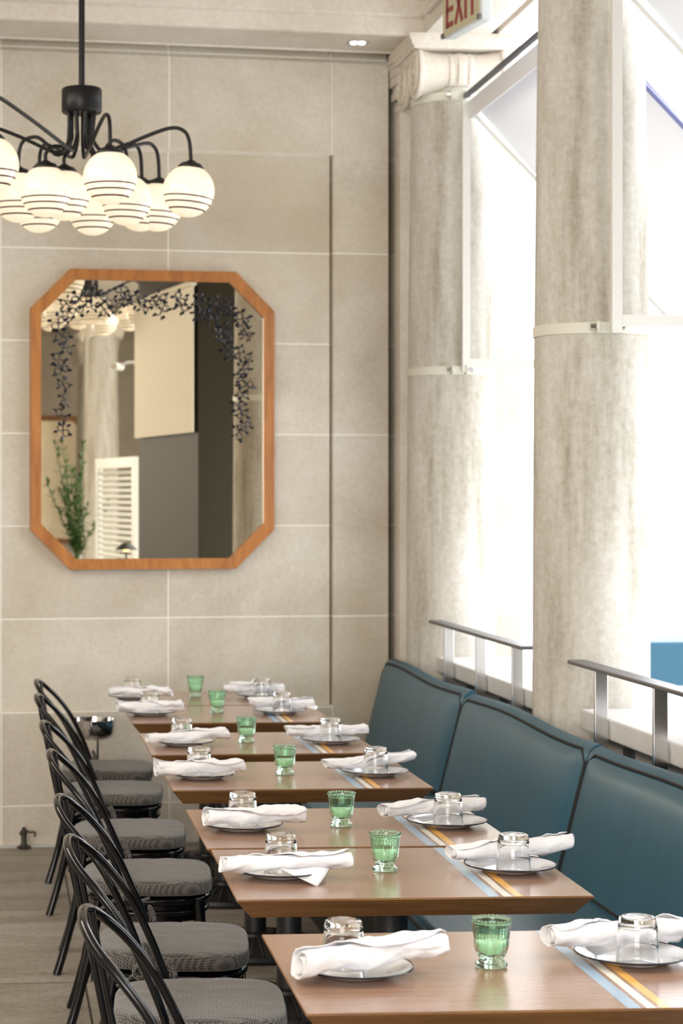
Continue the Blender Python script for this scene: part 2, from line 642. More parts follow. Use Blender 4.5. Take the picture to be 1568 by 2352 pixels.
# ------------------------------------------------------------------ stone columns
def column(y, label, cap=True):
    t = thing('stone_column', label, 'column', (2.14, y, 0), 0)
    bm = bmesh.new()
    prof = []
    for k in range(26):
        z = 3.53 * k / 25
        r = .2075 - .022 * max(0, (z - 1.2) / 2.33) ** 1.6
        prof.append((r, z))
    prof.append((.195, 3.535)); prof.append((.195, 3.555)); prof.append((.0, 3.555))
    prof = [(0, 0)] + prof
    lathe(bm, prof, 64)
    obj('shaft', bm, M['column'], t, angle=50)
    # capital: necking, echinus, two bolsters with volutes, abacus
    cp = bpy.data.objects.new('capital', None)
    bm = bmesh.new()
    lathe(bm, [(0, 3.545), (.195, 3.545), (.20, 3.56), (.192, 3.575), (.205, 3.60), (.215, 3.64), (.19, 3.68), (0, 3.68)], 48)
    prof = [(.222, 3.70), (.226, 3.712), (.236, 3.722), (.238, 3.735), (.25, 3.745), (.25, 3.765)]
    for (d0, z0), (d1, z1) in zip(prof[:-1], prof[1:]):
        v0 = [bm.verts.new((sx_ * d0, sy_ * d0, z0)) for sx_, sy_ in ((-1, -1), (1, -1), (1, 1), (-1, 1))]
        v1 = [bm.verts.new((sx_ * d1, sy_ * d1, z1)) for sx_, sy_ in ((-1, -1), (1, -1), (1, 1), (-1, 1))]
        for i in range(4):
            bm.faces.new((v0[i], v0[(i + 1) % 4], v1[(i + 1) % 4], v1[i]))
        if z0 == 3.70:
            bm.faces.new(list(reversed(v0)))
    bm.faces.new(v1)
    cap_o = obj('capital', bm, M['stone'], t, angle=35)
    for sy in (-1, 1):
        bm = bmesh.new()
        prof = [(0, -.205), (.118, -.205), (.124, -.20), (.122, -.188), (.108, -.178), (.094, -.13), (.086, -.06), (.092, -.052), (.092, -.038),
                (.084, -.034), (.084, -.02), (.095, -.012), (.095, .012), (.084, .02), (.084, .034), (.092, .038), (.092, .052), (.086, .06),
                (.094, .13), (.108, .178), (.122, .188), (.124, .20), (.118, .205), (0, .205)]
        lathe(bm, prof, 40, mtx=Matrix.Translation((0, sy * .128, 3.605)) @ Matrix.Rotation(PI / 2, 4, 'Y'))
        b1 = obj('volute_scroll', bm, M['stone'], cap_o, angle=35)
    for sx in (-1, 1):
        for sy in (-1, 1):
            bm = bmesh.new()
            pts = []
            for k in range(60):
                a = k / 59 * 2.3 * 2 * PI
                rr = .108 * (1 - k / 59 * .86)
                pts.append((sx * .207, sy * .128 + sy * rr * math.sin(a), 3.605 + rr * math.cos(a)))
            tube(bm, pts, [.011 - .006 * k / 59 for k in range(60)], 6)
            lathe(bm, [(0, -.012), (.018, -.01), (.018, .01), (0, .012)], 12, mtx=Matrix.Translation((sx * .207, sy * .128, 3.605)) @ Matrix.Rotation(PI / 2, 4, 'Y'))
            obj('volute_spiral', bm, M['stone'], cap_o)
    bm = bmesh.new()
    box(bm, -.212, .212, -.128, .128, 3.66, 3.71)
    obj('volute_band', bm, M['stone'], cap_o, smooth=False, bevel=.006)
    return t


column(9.25, 'round stone column with carved scroll capital nearest the far wall')
column(7.04, 'large round stone column with no visible top between the two steel handrails')


def strap(y, z, lab, ybolt):
    """band round a column with two bolted ears"""
    t = thing('column_strap', lab, 'strap', (2.14, y, 0))
    bm = bmesh.new()
    r = .2075 - .022 * max(0, (z - 1.2) / 2.33) ** 1.6
    lathe(bm, [(r + .0005, z - .019), (r + .0055, z - .019), (r + .0055, z + .019), (r + .0005, z + .019)], 64, closed=True)
    obj('band', bm, M['strap'], t)
    for sx in (-1, 1):
        bm = bmesh.new()
        box(bm, -.0325 + sx * .033 + .015, -.0275 + sx * .033 + .015, -r - .045, -r + .002, z - .019, z + .019)
        obj('ear', bm, M['strap'], t, smooth=False)
        bm = bmesh.new()
        lathe(bm, [(0, -.014), (.0125, -.014), (.0125, .014), (0, .014)], 6,
              mtx=Matrix.Translation((-.028 + sx * .035 + .015 + sx * .012, -r - .028, z)) @ Matrix.Rotation(PI / 2, 4, 'Y'))
        obj('bolt', bm, M['chrome'], t, smooth=False)
    return t


strap(9.25, 2.222, 'thin cream metal strap bolted round the column nearest the far wall', 0)
strap(7.04, 2.232, 'thin cream metal strap bolted round the large column between the handrails', 0)
strap(9.25, 3.49, 'bolted strap directly under the carved capital', 0)


# ------------------------------------------------------------------ awnings between the columns
def awning(y0, y1, lab, x0=2.155, ztop=3.46):
    """y0 near end, y1 far end; slopes out and down to zb at x=xo"""
    t = thing('awning', lab, 'awning', (0, 0, 0))
    xo, zb = 3.30, 2.25
    tb = .014

    def bar(name, p, q, mat, r=tb):
        bm = bmesh.new()
        P, Q = Vector(p), Vector(q)
        tube(bm, [P, Q], r * .8, 4)
        return obj(name, bm, mat, t, smooth=False)
    for y in (y0, y1):
        bm = bmesh.new()
        box(bm, x0 - .016, x0 + .02, y - .012, y + .012, 2.21, ztop)
        obj('upright', bm, M['white_metal'], t, smooth=False)
        bm = bmesh.new()
        box(bm, x0 + .021, xo, y - .0115, y + .0115, 2.232, 2.272)
        obj('lower_arm', bm, M['white_metal'], t, smooth=False)
        bar('rafter', (x0, y, ztop - .02), (xo, y, zb + .02), M['white_metal'] if y == y1 else M['awning_edge'])
    bm = bmesh.new()
    box(bm, x0 - .01, x0 + .012, y0, y1, ztop + .012, ztop + .03)
    obj('head_bar', bm, M['awning_bar'], t, smooth=False)
    bar('front_bar', (xo, y0, zb), (xo, y1, zb), M['white_metal'])
    bm = bmesh.new()
    for (xa, za, xb, zb2) in ((x0 + .03, ztop + .0, xo, zb + .03),):
        n_ = 10
        prev = None
        for i in range(n_ + 1):
            f_ = i / n_
            row = [bm.verts.new((xa + (xb - xa) * f_, y0 + (y1 - y0) * j / 3, za + (zb2 - za) * f_ - .02 * math.sin(PI * f_))) for j in range(4)]
            if prev:
                for j in range(3):
                    bm.faces.new((prev[j], prev[j + 1], row[j + 1], row[j]))
            prev = row
    o = obj('canopy', bm, M['fabric'], t)
    md = o.modifiers.new('t', 'SOLIDIFY'); md.thickness = .003
    bm = bmesh.new()
    box(bm, x0 + .016, x0 + .022, y0, y1, ztop - .09, ztop + .0)
    obj('valance', bm, M['fabric'], t, smooth=False)
    return t


M['awning_edge'] = simple('slate_blue_edge', (.16, .17, .36), .5)
awning(7.27, 9.025, 'white fabric awning with black top bar between the two columns')
awning(4.9, 6.80, 'white awning frame on the near side of the large column')

# ------------------------------------------------------------------ handrails
def rail(y0, y1, posts, lab):
    t = thing('handrail', lab, 'handrail', (2.0, 0, 0))
    bm = bmesh.new()
    box(bm, -.032, .032, y0, y1, 1.062, 1.076)
    obj('top_rail', bm, M['steel_dark'], t, smooth=False, bevel=.003)
    for y in posts:
        bm = bmesh.new()
        box(bm, -.022, .022, y - .007, y + .007, .5, 1.062)
        p = obj('post', bm, M['steel'], t, smooth=False, bevel=.002)
        bm = bmesh.new()
        box(bm, .022, .099, y - .035, y + .035, .735, .745)
        box(bm, .091, .099, y - .05, y + .05, .69, .80)
        obj('wall_bracket', bm, M['steel_dark'], p, smooth=False)
    return t


rail(7.36, 8.96, (8.69, 8.11, 7.53), 'flat steel handrail left of the large column, three posts')
rail(4.3, 6.75, (6.47, 5.88, 5.29, 4.7), 'flat steel handrail right of the large column, nearest the camera')

# ------------------------------------------------------------------ banquette
ban = thing('banquette', 'long teal blue vinyl banquette with black piping below the columns', 'banquette', (1.75, 0, 0))
LEAN = math.atan((1.86 - 1.765) / (.835 - .455))
secs = [(7.835, 9.45), (6.155, 7.825), (4.475, 6.145), (2.80, 4.465)]
for i, (ya, yb) in enumerate(secs):
    # back cushion in its own leaning frame: u along Y, w up the back
    n1, n2 = 36, 16
    bm = bmesh.new()
    hgt = .41
    mt = Matrix.Translation((.015, 0, .44)) @ Matrix.Rotation(LEAN, 4, 'Y')
    front, back_ = [], []
    for a in range(n1 + 1):
        rf, rb = [], []
        y = ya + (yb - ya) * a / n1
        for b_ in range(n2 + 1):
            q = b_ / n2
            eu = min(a / n1, 1 - a / n1)
            ev = 1 - q
            puff = .028 * (1 - math.exp(-eu * 26)) * (1 - math.exp(-ev * 14))
            fold = .0025 * math.sin(y * 60 + i) * math.exp(-((y - (ya + yb) / 2 - .1) / .22) ** 2) * math.sin(PI * q)
            wv = .007 * math.sin(y * 4.3 + i * 2) * q
            rf.append(bm.verts.new((-puff - fold, y, hgt * q + wv)))
            rb.append(bm.verts.new((.060, y, hgt * q + wv)))
        front.append(rf); back_.append(rb)
    for a in range(n1):
        for b_ in range(n2):
            bm.faces.new((front[a][b_], front[a][b_ + 1], front[a + 1][b_ + 1], front[a + 1][b_]))
            bm.faces.new((back_[a][b_], back_[a + 1][b_], back_[a + 1][b_ + 1], back_[a][b_ + 1]))
    # crowned top
    prevc = None
    for a in range(n1 + 1):
        row = [front[a][n2]]
        for k in (1, 2, 3):
            f_ = k / 4
            p = front[a][n2].co.lerp(back_[a][n2].co, f_)
            row.append(bm.verts.new((p.x, p.y, p.z + .030 * math.sin(PI * f_))))
        row.append(back_[a][n2])
        if prevc:
            for k in range(4):
                bm.faces.new((prevc[k], prevc[k + 1], row[k + 1], row[k]))
        prevc = row
        if a == 0:
            first = row
    for rr, ff, bb in ((first, front[0], back_[0]), (prevc, front[n1], back_[n1])):
        bm.faces.new(rr + [bb[k] for k in range(n2 - 1, -1, -1)] + [ff[k] for k in range(0, n2)])
    bm.faces.new([front[a][0] for a in range(n1 + 1)] + [back_[a][0] for a in range(n1, -1, -1)])
    bmesh.ops.transform(bm, matrix=mt, verts=bm.verts)
    bc = obj('back_cushion', bm, M['vinyl'], ban, angle=50)
    bm = bmesh.new()
    loop = [(-.001, ya + .008, .01)] + [(-.001, ya + .006, hgt * q) for q in (.3, .6, .9)] + \
           [(-.001, ya + (yb - ya) * a / 24, hgt + .007 * math.sin((ya + (yb - ya) * a / 24) * 4.3 + i * 2) + .002) for a in range(1, 24)] + \
           [(-.001, yb - .006, hgt * q) for q in (.9, .6, .3)] + [(-.001, yb - .008, .01)]
    tube(bm, loop, .006, 8)
    bmesh.ops.transform(bm, matrix=mt, verts=bm.verts)
    obj('piping', bm, M['piping'], bc)
    # seat cushion
    bm = bmesh.new()
    box(bm, -.565, .005, ya + .003, yb - .003, .33, .452)
    sc = obj('seat_cushion', bm, M['vinyl'], ban, smooth=True, bevel=.022, bseg=4)
    bm = bmesh.new()
    tube(bm, [(-.567, ya + .01, .433), (-.567, yb - .01, .433)], .006, 8)
    tube(bm, [(-.004, ya + .01, .457), (-.004, yb - .01, .457)], .008, 8)
    tube(bm, [(-.55, ya + .001, .447), (.0, ya + .001, .447)], .006, 8)
    obj('piping', bm, M['piping'], sc)
bm = bmesh.new()
box(bm, -.53, .10, 2.8, 9.44, .0, .33)
obj('plinth', bm, M['plinth'], ban, smooth=False)
bm = bmesh.new()
mtb = Matrix.Translation((.048, 0, .33)) @ Matrix.Rotation(LEAN, 4, 'Y')
box(bm, .03, .038, 2.8, 9.44, .0, .48, mtx=mtb)
obj('back_board', bm, M['plinth'], ban, smooth=False)

# ------------------------------------------------------------------ tables
TW, TD, TH, INS, THK = .80, .622, .75, .036, .047
rowname = ['nearest', 'second nearest', 'third nearest', 'middle fourth', 'fifth', 'sixth', 'farthest']


def make_table():
    t = thing('dining_table', '', 'table', (0, 0, 0), 0, 'tables along the banquette')
    bm = bmesh.new()
    hw, hd = TW / 2, TD / 2
    lo = [bm.verts.new((sx * (hw - INS), sy * (hd - INS), TH - THK)) for sx, sy in ((-1, -1), (1, -1), (1, 1), (-1, 1))]
    mid = [bm.verts.new((sx * hw, sy * hd, TH - .004)) for sx, sy in ((-1, -1), (1, -1), (1, 1), (-1, 1))]
    hi = [bm.verts.new((sx * (hw - .001), sy * (hd - .001), TH)) for sx, sy in ((-1, -1), (1, -1), (1, 1), (-1, 1))]
    bm.faces.new(list(reversed(lo))).material_index = 1
    bm.faces.new(hi)
    for i in range(4):
        j = (i + 1) % 4
        f1 = bm.faces.new((lo[i], lo[j], mid[j], mid[i])); f1.material_index = 1
        f2 = bm.faces.new((mid[i], mid[j], hi[j], hi[i])); f2.material_index = 1
    top = obj('table_top', bm, [M['wood'], M['wood_edge']], t, smooth=False)
    x0 = -.935
    for nm, a, b_, m in (('blue_stripe', 1.099, 1.123, 'blue_in'), ('white_stripe', 1.132, 1.149, 'white_in'), ('yellow_stripe', 1.157, 1.175, 'yellow_in')):
        bm = bmesh.new()
        box(bm, a + x0, b_ + x0, -hd + .001, hd - .001, TH - .001, TH + .0004)
        obj(nm, bm, M[m], top, smooth=False)
    bm = bmesh.new()
    lathe(bm, [(0, .03), (.05, .03), (.05, .06), (.040, .075), (.040, .66), (.06, .68), (.06, .70), (0, .70)], 24)
    obj('pedestal', bm, M['iron'], t)
    bm = bmesh.new()
    box(bm, -.18, .18, -.03, .03, .685, .703)
    box(bm, -.03, .03, -.18, .18, .685, .703)
    obj('top_bracket', bm, M['iron'], t, smooth=False)
    bm = bmesh.new()
    prof = [(0, 0), (.242, 0), (.248, .012), (.242, .026), (.19, .040), (.12, .052), (.075, .062), (.07, .072), (.05, .074), (0, .074)]
    lathe(bm, prof, 96, fn=lambda a, r, z: 1.0)
    for k in range(32):
        a = 2 * PI * k / 32
        tube(bm, [(.085 * math.cos(a), .085 * math.sin(a), .059), (.165 * math.cos(a), .165 * math.sin(a), .046), (.235 * math.cos(a), .235 * math.sin(a), .029)], [.003, .005, .006], 6)
    obj('ribbed_base', bm, M['iron'], t)
    return t


tabY = [3.70, 4.668, 5.315, 6.315, 7.145, 8.10, 8.748]
tabR = [.6, 1.0, .5, 0.2, .1, .3, .2]
tab_labels = [
    'wooden dining table nearest the camera, striped inlay, bottom right of the photo',
    'second wooden table from the camera, with its long front edge fully exposed',
    'third wooden table from the camera, pushed against the second one',
    'fourth wooden table from the camera, middle of the row, its corner over the blue seat',
    'fifth wooden table from the camera, narrow gap behind the fourth',
    'sixth wooden table from the camera, pushed against the last table',
    'last wooden table of the row, standing next to the stone wall']
tb0 = make_table()
tables = []
for i, y in enumerate(tabY):
    r = math.radians(tabR[i]) * -1
    if i == 0:
        tb0.location = (.935, y, 0); tb0.rotation_euler = (0, 0, r); tb0['label'] = tab_labels[0]; tables.append(tb0)
    else:
        tables.append(dup(tb0, (.935, y, 0), r, tab_labels[i]))

where = ['the nearest table', 'the second table', 'the third table', 'the fourth table', 'the fifth table', 'the sixth table', 'the last table by the wall']

# ------------------------------------------------------------------ plates
def make_plate():
    t = thing('enamel_plate', '', 'plate', (0, 0, 0), 0, 'enamel plates on the tables')
    bm = bmesh.new()
    prof = [(0, 0.0), (.058, 0.0), (.066, .002), (.078, .009), (.104, .0150), (.1075, .0165), (.1075, .0178), (.104, .0172), (.078, .0115), (.066, .0045), (.058, .0028), (0, .0028)]
    lathe(bm, prof, 72)
    obj('dish', bm, M['enamel'], t, angle=60)
    bm = bmesh.new()
    tube(bm, [(.1078 * math.cos(2 * PI * k / 72), .1078 * math.sin(2 * PI * k / 72), .0172) for k in range(72)], .0019, 8, cyc=True)
    obj('rim', bm, M['enamel_rim'], t)
    return t


plate0 = make_plate()
# plate centres (x, y) : left and right settings from the nearest table to the wall
PL = [(.667, 3.668), (.663, 4.633), (.657, 5.29), (.650, 6.261), (.672, 7.089), (.627, 8.076), (.600, 8.716)]
PR = [(1.215, 3.735), (1.219, 4.655), (1.215, 5.303), (1.205, 6.285), (1.205, 7.114), (1.160, 8.088), (1.165, 8.735)]
ZT = TH + .0006
used = False
for i in range(7):
    for side, P in (('left', PL), ('right', PR)):
        lab = 'dark-rimmed white plate, %s side of %s' % (side, where[i])
        if not used:
            plate0.location = (*P[i], ZT); plate0['label'] = lab; used = True
        else:
            dup(plate0, (*P[i], ZT), random.random() * 6, lab)

# ------------------------------------------------------------------ tumblers, stood upside down
def make_tumbler():
    bm = bmesh.new()
    # outer from rim (z=0) up to the base (z=.088), inner cavity back down
    prof = [(.0385, 0), (.0402, .0006), (.0405, .003), (.0395, .03), (.0372, .07), (.0362, .078), (.0345, .0825), (.034, .0865), (.0315, .0885), (.027, .0885), (.022, .0868), (0, .0862),
            (0, .0745), (.024, .0745), (.031, .073), (.0338, .068), (.0366, .03), (.0378, .003)]
    lathe(bm, prof[::1], 64, fn=None)
    # close the rim
    bm.verts.ensure_lookup_table()
    o = None
    return bm


def tumbler_mesh():
    bm = bmesh.new()
    prof = [(0, .0862), (.022, .0868), (.027, .0885), (.0315, .0885), (.034, .0865), (.0345, .0825), (.0362, .078), (.0372, .07), (.0395, .03), (.0405, .003), (.0402, .0006), (.0385, 0),
            (.0380, .003), (.0366, .03), (.0340, .066), (.0315, .0725), (.024, .0745), (0, .0750)]
    lathe(bm, prof, 64)
    return bm


t0 = obj('tumbler', tumbler_mesh(), M['glass'], angle=70)
tag(t0, '', 'glass', 'upturned tumblers on the plates')
TL = [(.653, 3.712), (.672, 4.668), (.664, 5.335), (.645, 6.305), (.668, 7.135), (.63, 8.125), (.603, 8.765)]
TR = [(1.215, 3.70), (1.220, 4.628), (1.212, 5.275), (1.205, 6.26), (1.20, 7.09), (1.165, 8.06), (1.17, 8.71)]
used = False
for i in range(7):
    for side, P, how in (('left', TL, 'behind'), ('right', TR, 'in front of')):
        lab = 'upturned clear tumbler, %s side of %s' % (side, where[i])
        loc = (*P[i], ZT + .0032)
        if not used:
            o = t0; used = True
        else:
            o = t0.copy(); COL.objects.link(o)
        o.location = loc
        o['label'] = lab


# ------------------------------------------------------------------ rolled napkins, each its own cloth
def napkin(i, side, cx, cy, L, R, rz, tilt, seed, flap=None, label='', turns=2.3, taperl=1.0, taperr=1.0, twist=0.0, z0=None):
    rnd = random.Random(seed)
    bm = bmesh.new()
    nt_, na = 54, 88
    grid = []
    off = Vector((rnd.random() * 50, rnd.random() * 50, rnd.random() * 50))
    amax = turns * 2 * PI
    a_end0 = rnd.uniform(-.5, .6)
    for j in range(na + 1):
        q = j / na
        row = []
        for k in range(nt_ + 1):
            t = k / nt_ - .5
            am = amax + a_end0 + .9 * math.sin(t * 5 + seed)       # the free edge runs at a slant
            a = am * q
            r = R * (.30 + .70 * q ** .8)
            tp = 1 + (taperl - 1) * max(0, -t * 2) ** 2 + (taperr - 1) * max(0, t * 2) ** 2
            r *= tp
            nz = noise.noise(Vector((t * 4.0, math.cos(a) * .9, math.sin(a) * .9)) + off)
            nz2 = noise.noise(Vector((t * 14, math.cos(a) * 2.2, math.sin(a) * 2.2)) + off)
            fold = abs(noise.noise(Vector((t * 4.2 + a * .45, a * .34, 2.0)) + off)) ** .7
            r *= 1 + (.34 * nz + .13 * nz2 - .42 * fold + .06) * (.35 + .65 * q)
            lx = t * L * (1 + .035 * math.sin(a * 1.3 + seed) * q) + .010 * math.sin(a * .8 + seed * 2) * q
            y = r * math.cos(a + twist * t) * 1.10
            z = r * math.sin(a + twist * t) * .86
            z += .006 * noise.noise(Vector((t * 2.5, seed, 0)))
            y += .008 * noise.noise(Vector((t * 2.0, seed + 9, 0)))
            row.append(bm.verts.new((lx, y, z + t * tilt)))
        grid.append(row)
    for j in range(na):
        for k in range(nt_):
            bm.faces.new((grid[j][k], grid[j][k + 1], grid[j + 1][k + 1], grid[j + 1][k]))
    if flap:
        for (tf, wf, lf, up) in flap:
            # a cloth corner hanging out of the roll towards the viewer
            prev = None
            for a in range(9):
                f_ = a / 8
                wd = wf * (1 - f_)
                row = []
                for b_ in range(7):
                    s = (b_ / 6 - .5) * 2
                    px = tf * L + s * wd + .015 * f_
                    py = -R * .55 - lf * f_
                    pz = -R * .45 + up * f_ - .012 * f_ * (1 - f_) + .003 * math.sin(s * 4)
                    row.append(bm.verts.new((px, py, pz)))
                if prev:
                    for b_ in range(6):
                        if a == 8 and b_ >= 0:
                            pass
                        bm.faces.new((prev[b_], prev[b_ + 1], row[b_ + 1], row[b_]))
                prev = row
    o = obj('napkin', bm, M['cloth'], angle=180, fix=False)
    md = o.modifiers.new('thick', 'SOLIDIFY'); md.thickness = .0014; md.offset = 0
    tag(o, label, 'napkin', 'rolled white napkins')
    o.location = (cx, cy, (ZT + .020 + R * .80) if z0 is None else z0)
    o.rotation_euler = (0, 0, rz)
    return o


NAPS = [  # i, side, x0,y0,x1,y1, R, tilt, flap, taperl, taperr
    (0, 'left', .552, 3.600, .835, 3.662, .034, .020, None, 1.12, .75),
    (0, 'right', 1.065, 3.770, 1.335, 3.790, .031, .004, None, .92, .95),
    (1, 'left', .523, 4.578, .822, 4.592, .027, .004, [(.13, .06, .075, -.028)], 1.0, 1.0),
    (1, 'right', 1.092, 4.712, 1.385, 4.745, .027, .016, None, .80, 1.1),
    (2, 'left', .552, 5.235, .813, 5.250, .028, .003, None, .95, 1.05),
    (2, 'right', 1.053, 5.355, 1.332, 5.395, .026, .012, [(.40, .03, -.03, .03)], .95, 1.0),
    (3, 'left', .500, 6.205, .775, 6.225, .027, .006, [(.42, .03, -.02, .025)], 1.1, 1.0),
    (3, 'right', 1.056, 6.320, 1.345, 6.370, .024, .022, None, .85, .9),
    (4, 'left', .536, 7.030, .825, 7.055, .024, .016, None, 1.0, 1.15),
    (4, 'right', 1.056, 7.165, 1.345, 7.175, .024, .006, None, 1.0, 1.05),
    (5, 'left', .490, 8.010, .755, 8.015, .028, 0, None, 1.0, 1.05),
    (5, 'right', 1.041, 8.130, 1.304, 8.115, .026, -.006, [(.45, .03, .03, -.012)], .95, .95),
    (6, 'left', .493, 8.650, .762, 8.645, .026, -.004, None, .85, 1.05),
    (6, 'right', 1.014, 8.785, 1.275, 8.765, .027, 0, [(-.05, .05, -.03, .05)], 1.05, .9),
]
look = ['rolled with flared right end', 'loose tube with open left mouth', 'long roll with hanging corner', 'roll lifted at right', 'even straight roll', 'roll with pointed ear', 'roll with ruffled right end', 'slanting roll rising right', 'plain roll sloping up', 'plain flat roll', 'short even roll', 'roll with drooping corner', 'soft small roll', 'roll with raised peak']
for k, (i, side, xa, ya, xb, yb, R, tilt, flap, tl, tr) in enumerate(NAPS):
    napkin(i, side, (xa + xb) / 2, (ya + yb) / 2, math.hypot(xb - xa, yb - ya), R, math.atan2(yb - ya, xb - xa), tilt, k * 3 + 1, flap,
           'white napkin, %s, %s side of %s' % (look[k], side, where[i]), taperl=tl, taperr=tr)

# ------------------------------------------------------------------ green pressed-glass candle cups
def make_cup():
    t = thing('candle_cup', '', 'candle holder', (0, 0, 0), 0, 'green glass candle cups')
    bm = bmesh.new()
    outer = [(0, .0005), (.024, .0), (.0290, .001), (.0305, .004), (.0295, .008), (.024, .0115), (.0215, .0145), (.0235, .0185), (.0285, .027), (.0315, .038), (.0330, .052), (.0345, .066), (.0358, .078), (.0372, .0845), (.0372, .0875), (.0350, .0885)]
    inner = [(.0338, .0865), (.0325, .078), (.0305, .055), (.0285, .038), (.024, .027), (.016, .0235), (0, .023)]
    prof = outer + inner

    def fl(a, r, z):
        if .016 < z < .055 and r > .019 and (z, r) not in [(x[1], x[0]) for x in inner]:
            w_ = math.sin(PI * (z - .016) / .039)
            return 1 + .06 * w_ * (abs(math.cos(a * 5)) ** .6 * 2 - 1.2)
        if .055 <= z < .08 and r > .0333:
            return 1 + .022 * math.sin(a * 16 + z * 700) * math.sin(a * 16 - z * 700)
        return 1
    # densify the profile
    dense = []
    for (r0, z0), (r1, z1) in zip(prof[:-1], prof[1:]):
        st = max(1, int(math.hypot(r1 - r0, z1 - z0) / .0022))
        for s in range(st):
            dense.append((r0 + (r1 - r0) * s / st, z0 + (z1 - z0) * s / st))
    dense.append(prof[-1])
    no = len(dense)
    lathe(bm, dense, 120, fn=fl)
    for k in range(30):
        a = 2 * PI * k / 30
        bmesh.ops.create_icosphere(bm, subdivisions=2, radius=.0031, matrix=Matrix.Translation((.0362 * math.cos(a), .0362 * math.sin(a), .0885)))
    obj('cup', bm, M['green_glass'], t, angle=60)
    bm = bmesh.new()
    lathe(bm, [(0, .0236), (.0155, .024), (.0235, .0275), (.0279, .0385), (.0292, .046), (.0285, .0475), (0, .047)], 48)
    wx = obj('candle_wax', bm, M['wax'], t)
    bm = bmesh.new()
    tube(bm, [(0, 0, .0468), (.0008, 0, .053)], .0007, 6)
    obj('wick', bm, M['iron'], wx)
    return t


CUP = [(.935, 3.708), (.923, 4.678), (.93, 5.317), (.923, 6.324), (.905, 7.16), (.909, 8.15), (.884, 8.80)]
cup0 = make_cup()
for i, (x, y) in enumerate(CUP):
    lab = 'green glass candle cup on %s' % where[i]
    if i == 0:
        cup0.location = (x, y, ZT); cup0['label'] = lab
    else:
        dup(cup0, (x, y, ZT), i * 1.3, lab)

